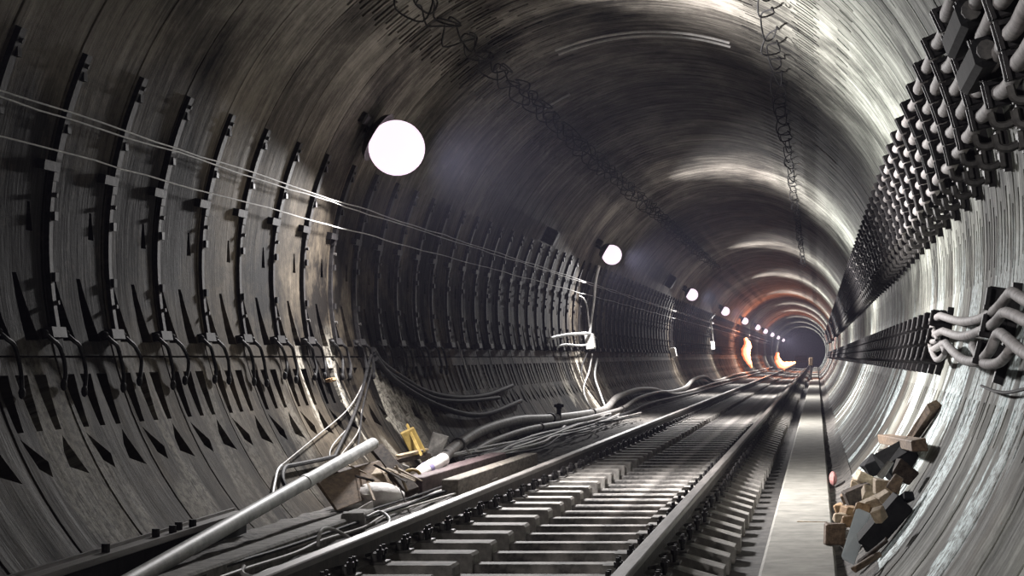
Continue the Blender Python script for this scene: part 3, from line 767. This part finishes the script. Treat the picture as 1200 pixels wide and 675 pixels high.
# ---------------------------------------------------------------- debris, left pile
GRP_L = 'debris in the left pile'
def RP(px, py, off):
    return wall_pt(px, py, off)
def lump(name, lab, cat, c, d, rot, mat, jit=0.012, bev=0.008, group=None):
    b = MB(); b.box((0, 0, 0), d, rot, jit, bev=bev); o = b.obj(name, M[mat]); o.location = c; return tag(o, lab, cat, group)
def stick(name, lab, cat, a, b_, w, h, mat, roll=0.0, jit=0.006, group=None, bev=0.006):
    a = Vector(a); b_ = Vector(b_); b = MB(); b.bar((0, 0, 0), b_ - a, w, h, roll, jit, bev=bev); o = b.obj(name, M[mat]); o.location = a; return tag(o, lab, cat, group)
stick('plank', 'dark brown plank slanting down from the upper pipe end', 'plank', P(441, 524, 15.1), P(483, 577, 14.7), 0.11, 0.045, 'wood_dark', 0.4)
stick('board', 'dark narrow board under the upper end of the pale pipe', 'board', P(397, 556, 14.4), P(457, 541, 15.3), 0.10, 0.03, 'wood_dark', 0.3)
stick('board', 'wide brown board leaning in the pile below the pale pipe', 'board', P(382, 580, 13.5), P(455, 556, 14.9), 0.26, 0.02, 'wood', 0.95)
stick('board', 'short pale-edged board sticking out under the pipe', 'board', P(400, 560, 14.2), P(452, 551, 14.8), 0.08, 0.02, 'tan', 0.5)
b = MB(); b.ball((0, 0, 0), 0.17, 18, 12, (1.15, 1.3, 0.62), 0.05); o = b.obj('sack', M['pale'], None, 60); o.location = BP(442, 582, 0.09); tag(o, 'pale crumpled sack lying brightly lit in the left pile', 'sack')
b = MB(); b.ball((0, 0, 0), 0.12, 16, 10, (1.0, 1.2, 0.5), 0.07); o = b.obj('sack', M['pale'], None, 60); o.location = BP(408, 590, 0.05); tag(o, 'smaller pale sack left of the brightly lit sack', 'sack')
lump('box', 'yellow box leaning against the lit left wall foot', 'box', lw(484, 518, 0.09), (0.14, 0.05, 0.26), (0.15, -0.45, 0.2), 'yellow', 0.004)
stick('pole', 'thin yellow pole leaning over the yellow box', 'pole', lw(477, 497, 0.12), lw(494, 534, 0.14), 0.018, 0.018, 'yellow')
lump('brick', 'grey brick standing upright behind the white roll', 'brick', lw(512, 522, 0.10), (0.14, 0.12, 0.24), (0.1, 0.35, 0.3), 'grey')
stick('stick', 'tan stick lying flat before the yellow box', 'stick', lw(466, 535, 0.14), lw(500, 527, 0.10), 0.04, 0.03, 'tan')
stick('stick', 'dark stick below the tan one before the yellow box', 'stick', BP(465, 541, 0.02), lw(502, 533, 0.08), 0.05, 0.04, 'wood_dark')
root = empty('roll', P(487, 558, 15.4), 'white rolled bundle with a purple band in the left pile', 'roll')
rd = P(519, 539, 16.6) - P(487, 558, 15.4)
b = MB(); b.tube([rd * 0, rd * 0.3, rd * 0.35, rd * 0.4, rd * 0.75, rd * 0.8, rd], [0.05, 0.062, 0.055, 0.062, 0.062, 0.05, 0.058], 14); b.obj('cloth', M['white'], root, 60)
b = MB(); b.tube([rd * 0.30, rd * 0.42], 0.064, 14); b.obj('band', M['purple'], root, 60)
m_ = MB(); m_.tube([P(483, 557, 15.2) + Vector((0.06 * math.cos(a), 0, 0.045 * math.sin(a))) for a in np.linspace(0, 2 * PI, 17)], 0.014, 6); tag(m_.obj('ring', M['yellow'], None, 60), 'orange-yellow ring at the lower end of the white roll', 'ring')
stick('timber', 'long maroon timber with lit top beside the left rail', 'timber', BP(483, 571, 0.12), BP(584, 540, 0.10), 0.16, 0.16, 'maroon', 0, 0.004)
stick('timber', 'grey-brown timber lying between maroon timber and left rail', 'timber', BP(527, 572, 0.10), BP(622, 538, 0.085), 0.13, 0.13, 'greywood', 0, 0.004)
stick('stick', 'pale stick crossing below the maroon timber end', 'stick', BP(470, 588, 0.02), BP(530, 570, 0.02), 0.03, 0.025, 'tan')
r = random.Random(5)
for k in range(12):
    x = r.uniform(395, 470); y = r.uniform(552, 585); Y = 14.2 + r.uniform(-.3, .4); a = r.uniform(0.3, 1.3); l = r.uniform(24, 48)
    stick('twig', 'thin splintered lath crossing the brown board in the left pile', 'twig', P(x, y - 8, Y), P(x + l * math.cos(a), y - 8 + l * math.sin(a) * .8, Y - 0.25), 0.014, 0.01, 'tan' if k % 3 else 'wood_dark', group='splintered laths in the left pile')
chip_places = [(455, 553, 15.2), (470, 548, 15.4), (505, 552, 16.6), (535, 548, 17.6), (427, 600, 12.9), (546, 532, 19), (580, 530, 20.2), (610, 522, 22), (640, 513, 24), (600, 535, 19.8)]
for k, (x, y, Y) in enumerate(chip_places):
    p = BP(x, y, 0.03); lump('rubble', 'small pale rubble chip scattered along the left bench', 'rubble', p, (0.10 + 0.03 * (k % 3), 0.10, 0.06), (0.2 * k, 0.3, k), 'grey' if k % 2 else 'pale', 0.02, group='rubble chips along the left bench')
# loose thin cables beside the left rail
for k in range(5):
    r = random.Random(40 + k); pts = []
    for i in range(12):
        Y = 8.8 + i * 0.8; pts.append(Vector((-2.86 - 0.055 * k + r.uniform(-.03, .03), Y, CZ - 1.075 + 0.02 * (k % 2) + r.uniform(0, .015))))
    m_ = MB(); m_.tube(spline(pts, 4), 0.009 + 0.002 * (k % 3), 6)
    tag(m_.obj('floor_cable', M['wire' if k % 2 == 0 else 'cable_dark']), '%s thin cable from the left rail in the loose bundle along it' % ORD[k], 'cable', 'loose thin cables beside the left rail')
m_ = MB(); m_.tube(spline([P(373, 640, 10.6), P(374, 628, 10.6), P(379, 620, 10.7), P(392, 621, 10.8), P(405, 628, 10.9), P(412, 633, 10.9)], 6), 0.011, 7)
tag(m_.obj('wire_loop', M['wire'], None, 60), 'pale wire loop standing up beside the left rail', 'wire')
m_ = MB(); m_.tube(spline([P(286, 664, 9.7), P(284, 672, 9.6), P(298, 676, 9.6), P(312, 670, 9.8), P(330, 664, 10.0), P(360, 655, 10.2)], 6), 0.012, 7)
tag(m_.obj('wire_loop', M['wire'], None, 60), 'pale wire coil lying at the bottom edge left of the rail', 'wire')
m_ = MB(); m_.tube(spline([P(430, 606, 12.2), P(445, 600, 12.4), P(455, 606, 12.2), P(456, 613, 12.0), P(448, 618, 11.8)], 6), 0.011, 7)
tag(m_.obj('wire_loop', M['pipe'], None, 60), 'pale curled cable end right of the grey concrete block', 'wire')
# tangle beyond the timbers
m_ = MB()
for k in range(9):
    r = random.Random(80 + k); pts = []
    for i in range(7):
        pts.append(Vector((-3.2 - 0.06 * k + r.uniform(-.12, .12), 19.5 + i * 2.4 + r.uniform(-.5, .5), CZ - 1.06 + r.uniform(0, .07))))
    q = spline(pts, 5); n_ = MB(); n_.tube(q, 0.012 + 0.004 * (k % 3), 6)
    tag(n_.obj('floor_cable', M[('cable_dark', 'hose', 'wire')[k % 3]]), 'thin cable tangled on the dim bench between timbers and second lamp', 'cable', 'tangled cables on the dim left bench')

# ---------------------------------------------------------------- debris, right pile
lump('wooden_block', 'square dark brown block on the walkway edge at the pile foot', 'block', P(978, 626, 12.25), (0.13, 0.12, 0.135), (0, 0, 0.15), 'wood', 0.006)
lump('board', 'pale blue-grey board leaning at the front of the right pile', 'board', RP(1004, 628, 0.16), (0.09, 0.025, 0.34), (-0.55, 0.42, 0.1), 'slab', 0.012, 0.004)
lump('slab', 'big black slab leaning on the right wall behind the pale board', 'slab', RP(1035, 614, 0.10), (0.12, 0.20, 0.33), (0, 0.72, 0.1), 'black', 0.02)
lump('wooden_block', 'tan block lying highest in the right pile', 'block', RP(1039, 571, 0.13), (0.16, 0.11, 0.095), (0, 0.12, 0.15), 'tan', 0.008)
lump('wooden_block', 'tilted tan block left of the highest tan block', 'block', RP(1014, 562, 0.13), (0.15, 0.11, 0.09), (0, 0.55, 0.2), 'tan', 0.01)
lump('wooden_block', 'brown block between pale board and highest tan block', 'block', RP(1023, 595, 0.15), (0.13, 0.13, 0.12), (0.1, -0.35, 0.3), 'tan', 0.01)
lump('wooden_block', 'small tan cube beside the big black slab top', 'block', RP(1038, 586, 0.12), (0.08, 0.10, 0.10), (0.1, -0.5, 0.3), 'tan', 0.008)
lump('wooden_block', 'dark block in the middle of the right pile', 'block', RP(1006, 581, 0.10), (0.19, 0.14, 0.13), (0.1, -0.4, 0.2), 'wood_dark', 0.015)
lump('wooden_block', 'orange-brown block at the left of the right pile', 'block', RP(995, 599, 0.12), (0.10, 0.10, 0.075), (0.1, 0.2, 0.5), 'tan2', 0.01)
lump('wooden_block', 'small tan block above the square dark brown block', 'block', RP(984, 607, 0.14), (0.085, 0.09, 0.07), (0, 0.2, 0.3), 'tan', 0.01)
lump('wooden_block', 'brown wedge at the left edge of the right pile', 'block', RP(983, 595, 0.09), (0.09, 0.12, 0.05), (0, -0.4, 0.1), 'tan2', 0.012)
lump('wooden_block', 'lowest orange-brown chunk behind the square dark block', 'block', RP(997, 611, 0.15), (0.11, 0.1, 0.07), (0, 0.1, 0.1), 'tan2', 0.012)
lump('stone', 'black chunk at the upper left of the right pile', 'stone', RP(1024, 548, 0.09), (0.16, 0.13, 0.13), (0.1, -0.5, 0.2), 'black', 0.025)
lump('stone', 'big black chunk against the wall at the pile top', 'stone', RP(1055, 541, 0.09), (0.23, 0.18, 0.18), (0.2, -0.5, 0.2), 'black', 0.03)
lump('stone', 'dark brown chunk under the big black chunk', 'stone', RP(1060, 553, 0.13), (0.13, 0.1, 0.10), (0.2, 0.6, 0.2), 'wood_dark', 0.015)
lump('stone', 'small grey splinter between the two black chunks', 'stone', RP(1037, 550, 0.17), (0.04, 0.06, 0.13), (0, 0.6, 0.2), 'grey', 0.01)
stick('plank', 'short brown plank lying across the top of the right pile', 'plank', RP(1036, 514, 0.08), RP(1077, 522, 0.12), 0.10, 0.075, 'wood', 0.1)
stick('plank', 'brown plank standing upright against the right wall', 'plank', RP(1066, 517, 0.06), RP(1094, 474, 0.06), 0.09, 0.06, 'wood', 0.5, 0.01)
lump('stone', 'small white stone under the short brown plank', 'stone', RP(1041, 529, 0.15), (0.13, 0.08, 0.05), (0, -0.1, 0.2), 'white', 0.015)
stick('stick', 'dark stick end poking out above the black slab', 'stick', RP(1050, 590, 0.1), RP(1066, 580, 0.08), 0.05, 0.05, 'black')
stick('rod', 'upper thin dark rod at the pile foot under the black slab', 'rod', RP(1006, 660, 0.1), RP(1040, 632, 0.08), 0.025, 0.025, 'wood_dark')
stick('rod', 'lower thin dark rod at the pile foot under the black slab', 'rod', RP(1000, 668, 0.12), RP(1030, 648, 0.06), 0.03, 0.03, 'wood')
for x, y, o_, d_, m_n, lab in ((1017, 577, 0.17, 0.07, 'tan', 'little tan offcut left of the highest tan block'), (1050, 566, 0.17, 0.06, 'wood', 'little brown offcut beside the highest tan block, towards the wall'), (1011, 598, 0.20, 0.07, 'tan2', 'little orange-brown offcut right of the orange-brown block'), (990, 585, 0.08, 0.06, 'wood', 'little brown offcut at the upper left foot of the right pile'), (1030, 603, 0.20, 0.06, 'tan', 'little tan offcut on the front edge of the black slab'), (1003, 568, 0.06, 0.06, 'tan', 'little pale tan offcut left of the tilted tan block')):
    lump('offcut', lab, 'offcut', RP(x, y, o_), (d_ * 1.4, d_, d_), (0.3 * d_ * 10, x * 0.37, y * 0.21), m_n, 0.008, 0.006)
for k in range(8):
    r = random.Random(60 + k); p = Vector((0.17 + 0.09 * (k % 3), 12.6 + 0.18 * k, CZ - 1.22 + 0.035 * (k % 3)))
    lump('rubble', 'small grey rubble bit at the foot of the right pile', 'rubble', p, (0.07, 0.08, 0.05), (r.uniform(0, 1), r.uniform(0, 1), r.uniform(0, 3)), 'grey', 0.012, group='rubble bits at the right pile foot')
stick('stick', 'thin tan stick lying across the walkway', 'stick', P(934, 612, 13.95), P(970, 613, 13.92), 0.03, 0.02, 'tan', 0, 0.002)
b = MB(); b.ball((0, 0, 0), 0.075, 12, 8, (0.5, 2.4, 0.9), 0.10); o = b.obj('rag', M['pink'], None, 60); o.location = Vector((0.16, 18.6, CZ - 1.18)); tag(o, 'pinkish red rag at the walkway edge beyond the right pile', 'rag')
m_ = MB(); m_.tube(spline([wall_pt(1150, 452, 0.02), wall_pt(1165, 458, 0.05), wall_pt(1180, 460, 0.05), wall_pt(1200, 456, 0.04), wall_pt(1215, 452, 0.02)], 6), 0.008, 6)
tag(m_.obj('hanging_wire', M['cable_dark']), 'short thin dark wire on the right wall below the loose cable loops', 'wire')
b = MB(); q = wall_pt(979, 403, 0.12); b.box((0, 0, 0), (0.05, 3.2, 0.85), (0, 0.05, 0), bev=0.02); o = b.obj('wall_panel', M['rustsign']); o.location = q; tag(o, 'small orange panel far off on the right wall', 'panel')

# ---------------------------------------------------------------- far end: cart and posts
root = empty('track_trolley', (-1.67, 168, RH), 'dark trolley standing on the rails at the far end', 'trolley')
b = MB(); b.box((0, 0, 0.55), (1.9, 2.4, 0.14), bev=0.03); b.obj('deck', M['wood_dark'], root)
for x in (-0.8, 0.8):
    for y in (-0.8, 0.8):
        b = MB(); b.tube([(x - 0.06, y, 0.23), (x + 0.06, y, 0.23)], 0.23, 16); b.obj('wheel', M['iron'], root)
b = MB()
for x in (-0.8, 0.8): b.box((x, 0, 0.38), (0.12, 2.0, 0.22), bev=0.02)
b.obj('chassis', M['iron'], root)
b = MB(); b.box((0.3, 0.2, 0.85), (0.9, 1.2, 0.46), (0, 0, 0.2), 0.04, bev=0.04); b.obj('load', M['black'], root)
root = empty('signal_post', (-0.30, 100, 0), 'thin dark post with small brown box by the far walkway', 'post')
b = MB(); b.tube([(0, 0, 0), (0, 0, 0.75)], 0.05, 8); b.box((0, 0, 0.02), (0.2, 0.2, 0.04)); b.obj('post', M['iron'], root)
b = MB(); b.box((0, 0, 0.95), (0.22, 0.18, 0.42), bev=0.03); b.obj('head', M['wood'], root)

# ---------------------------------------------------------------- lamps
def lamp(Y, r, label, first):
    c = Vector((LAMP_X, Y, LAMP_Z)); root = empty('work_lamp', c, label, 'lamp', 'work lamps along the left wall')
    a = math.atan2(c.z - TZ, c.x - TX); out = Vector((math.cos(a), 0, math.sin(a)))
    m_ = MB(); m_.ball((0, 0, 0), r, 28, 18); m_.obj('globe', M['globe'], root, 80)
    m_ = MB(); m_.lathe([(0.03, 0.0), (0.10, 0.005), (r * 0.82, 0.05), (r * 0.98, 0.10), (r * 0.94, 0.10), (r * 0.7, 0.06), (0.03, 0.02)], out * (r + 0.035), -out, 24); m_.obj('reflector', M['hook'], root, 40)
    m_ = MB(); e = W(math.degrees(a), Y, -0.01) - c; m_.tube([out * (r + 0.02), e], 0.03, 8)
    m_.box(out * (r + 0.03) + Vector((0, -0.30, 0.10)), (0.12, 0.16, 0.10), (0, -a, 0), bev=0.015)
    m_.tube([out * (r + 0.03) + Vector((0, -0.30, 0.10)), out * (r + 0.03)], 0.02, 6)
    m_.obj('wall_arm', M['iron'], root)
    return c
LC = (1.0, 0.975, 0.97)
def point(name, loc, power, color, radius=0.08):
    l = bpy.data.lights.new(name, 'POINT'); l.energy = power; l.color = color; l.shadow_soft_size = radius
    o = bpy.data.objects.new(name, l); col.objects.link(o); o.location = loc; return o
PW = [310] + [920] * 10
names = ['', 'biggest and nearest glowing work lamp on the left wall', 'second nearest glowing work lamp, above the white junction box'] + ['%s glowing work lamp from the camera along the left wall' % ORD[k] for k in range(2, 10)]
for k, Y in enumerate(LAMP_Y):
    r = 0.245 if k == 1 else 0.18
    c = lamp(Y, r, names[k] or 'unseen glowing work lamp added near the camera on the left wall', k == 1)
    beams = [(Vector((0.96, -0.12, -0.22) if k else (0.92, 0.30, -0.22)), 142, PW[k])]
    if k: beams.append((Vector((0.16, -0.34, -0.93)), 150, PW[k] * 0.40))
    for ax, sp, pw in beams:
        ax.normalize()
        l = bpy.data.lights.new('lamp_light', 'AREA'); l.shape = 'DISK'; l.size = r * 1.5; l.energy = pw; l.color = LC; l.spread = math.radians(sp)
        o = bpy.data.objects.new('lamp_light', l); col.objects.link(o); o.location = c + ax * (r + 0.02) + Vector((0.06, 0, 0)); o.rotation_euler = ax.to_track_quat('-Z', 'Y').to_euler()
# cable from second lamp to the box
for k, (i, pts, lab) in enumerate(((2, [(702, 312), (698, 330), (696, 352), (693, 374), (691, 391)], 'white cable hanging from the second lamp to its box'), )):
    m_ = MB(); m_.tube(spline([lw(x, y, 0.13) for x, y in pts], 6), 0.026, 7); tag(m_.obj('lamp_cable', M['white'], None, 60), lab, 'cable')
m_ = MB(); m_.tube(spline([lw(678, 346, 0.06), lw(684, 350, 0.08), lw(688, 360, 0.1), lw(690, 378, 0.12), lw(692, 391, 0.12)], 6), 0.014, 6); tag(m_.obj('lamp_cable', M['wire'], None, 60), 'thin pale cable branching left of the second lamp cable', 'cable')
m_ = MB(); m_.tube(spline([lw(838, 368, 0.06), lw(833, 375, 0.08), lw(835, 390, 0.1), lw(836, 402, 0.12)], 6), 0.03, 6); tag(m_.obj('lamp_cable', M['wire'], None, 60), 'thin pale cable down to the box below the fourth lamp', 'cable')

# ---------------------------------------------------------------- distant orange fires of hot work
def fire(Y, pts, r, lab, power):
    root = empty('orange_flame', P(*pts[-1], Y), lab, 'flame', 'orange glows at the far left wall')
    q = spline([P(x, y, Y) for x, y in pts], 5); n = len(q); o = P(*pts[-1], Y)
    rr = [r * (0.25 + math.sin(PI * (0.1 + 0.85 * i / (n - 1))) ** 1.5) * (1 + 0.10 * math.sin(i * 2.3)) for i in range(n)]
    m_ = MB(); m_.tube([p - o for p in q], rr, 12); m_.obj('flame', M['flame'], root, 60)
    m_ = MB(); m_.tube([p - o + Vector((0.05, -r * 0.8, 0)) for p in q[n // 4: -2]], [x * 0.78 for x in rr[n // 4: -2]], 12); m_.obj('hot_core', M['flamecore'], root, 60)
    point('fire_light', q[n // 2] + Vector((0.9, -0.6, 0.5)), power, (1.0, 0.30, 0.12), 0.2)
fire(104, [(873, 396), (876, 404), (874, 412), (876, 421), (881, 431)], 0.20, 'nearer bright orange glow burning at the far left wall', 900)
fire(150, [(911, 413), (911, 421), (916, 428), (924, 427), (932, 425)], 0.24, 'farther orange glow curling low at the far left wall', 900)

# ---------------------------------------------------------------- air, camera, view
w = bpy.data.worlds.new('World'); bpy.context.scene.world = w; w.use_nodes = True
wn = w.node_tree; bg = wn.nodes['Background']; bg.inputs[0].default_value = (0.0, 0.0, 0.0, 1); bg.inputs[1].default_value = 0.0
vs = wn.nodes.new('ShaderNodeVolumeScatter'); vs.inputs['Density'].default_value = 0.00052; vs.inputs['Anisotropy'].default_value = 0.3
vs.inputs['Color'].default_value = (0.72, 0.70, 1.0, 1); wn.links.new(vs.outputs[0], wn.nodes['World Output'].inputs['Volume'])
cam = bpy.data.cameras.new('Camera'); co = bpy.data.objects.new('Camera', cam); col.objects.link(co)
co.location = (0, 0, CZ); co.rotation_euler = (PI / 2, 0, 0)
cam.sensor_width = 36; cam.lens = 36 * F / 1200; cam.shift_x = (600 - VX) / 1200; cam.shift_y = (VY - 337.5) / 1200
cam.clip_start = 0.05; cam.clip_end = 600
sc = bpy.context.scene; sc.camera = co
sc.view_settings.view_transform = 'Standard'; sc.view_settings.look = 'None'; sc.view_settings.gamma = 1.0
sc.view_settings.use_curve_mapping = False; sc.view_settings.exposure = -0.35
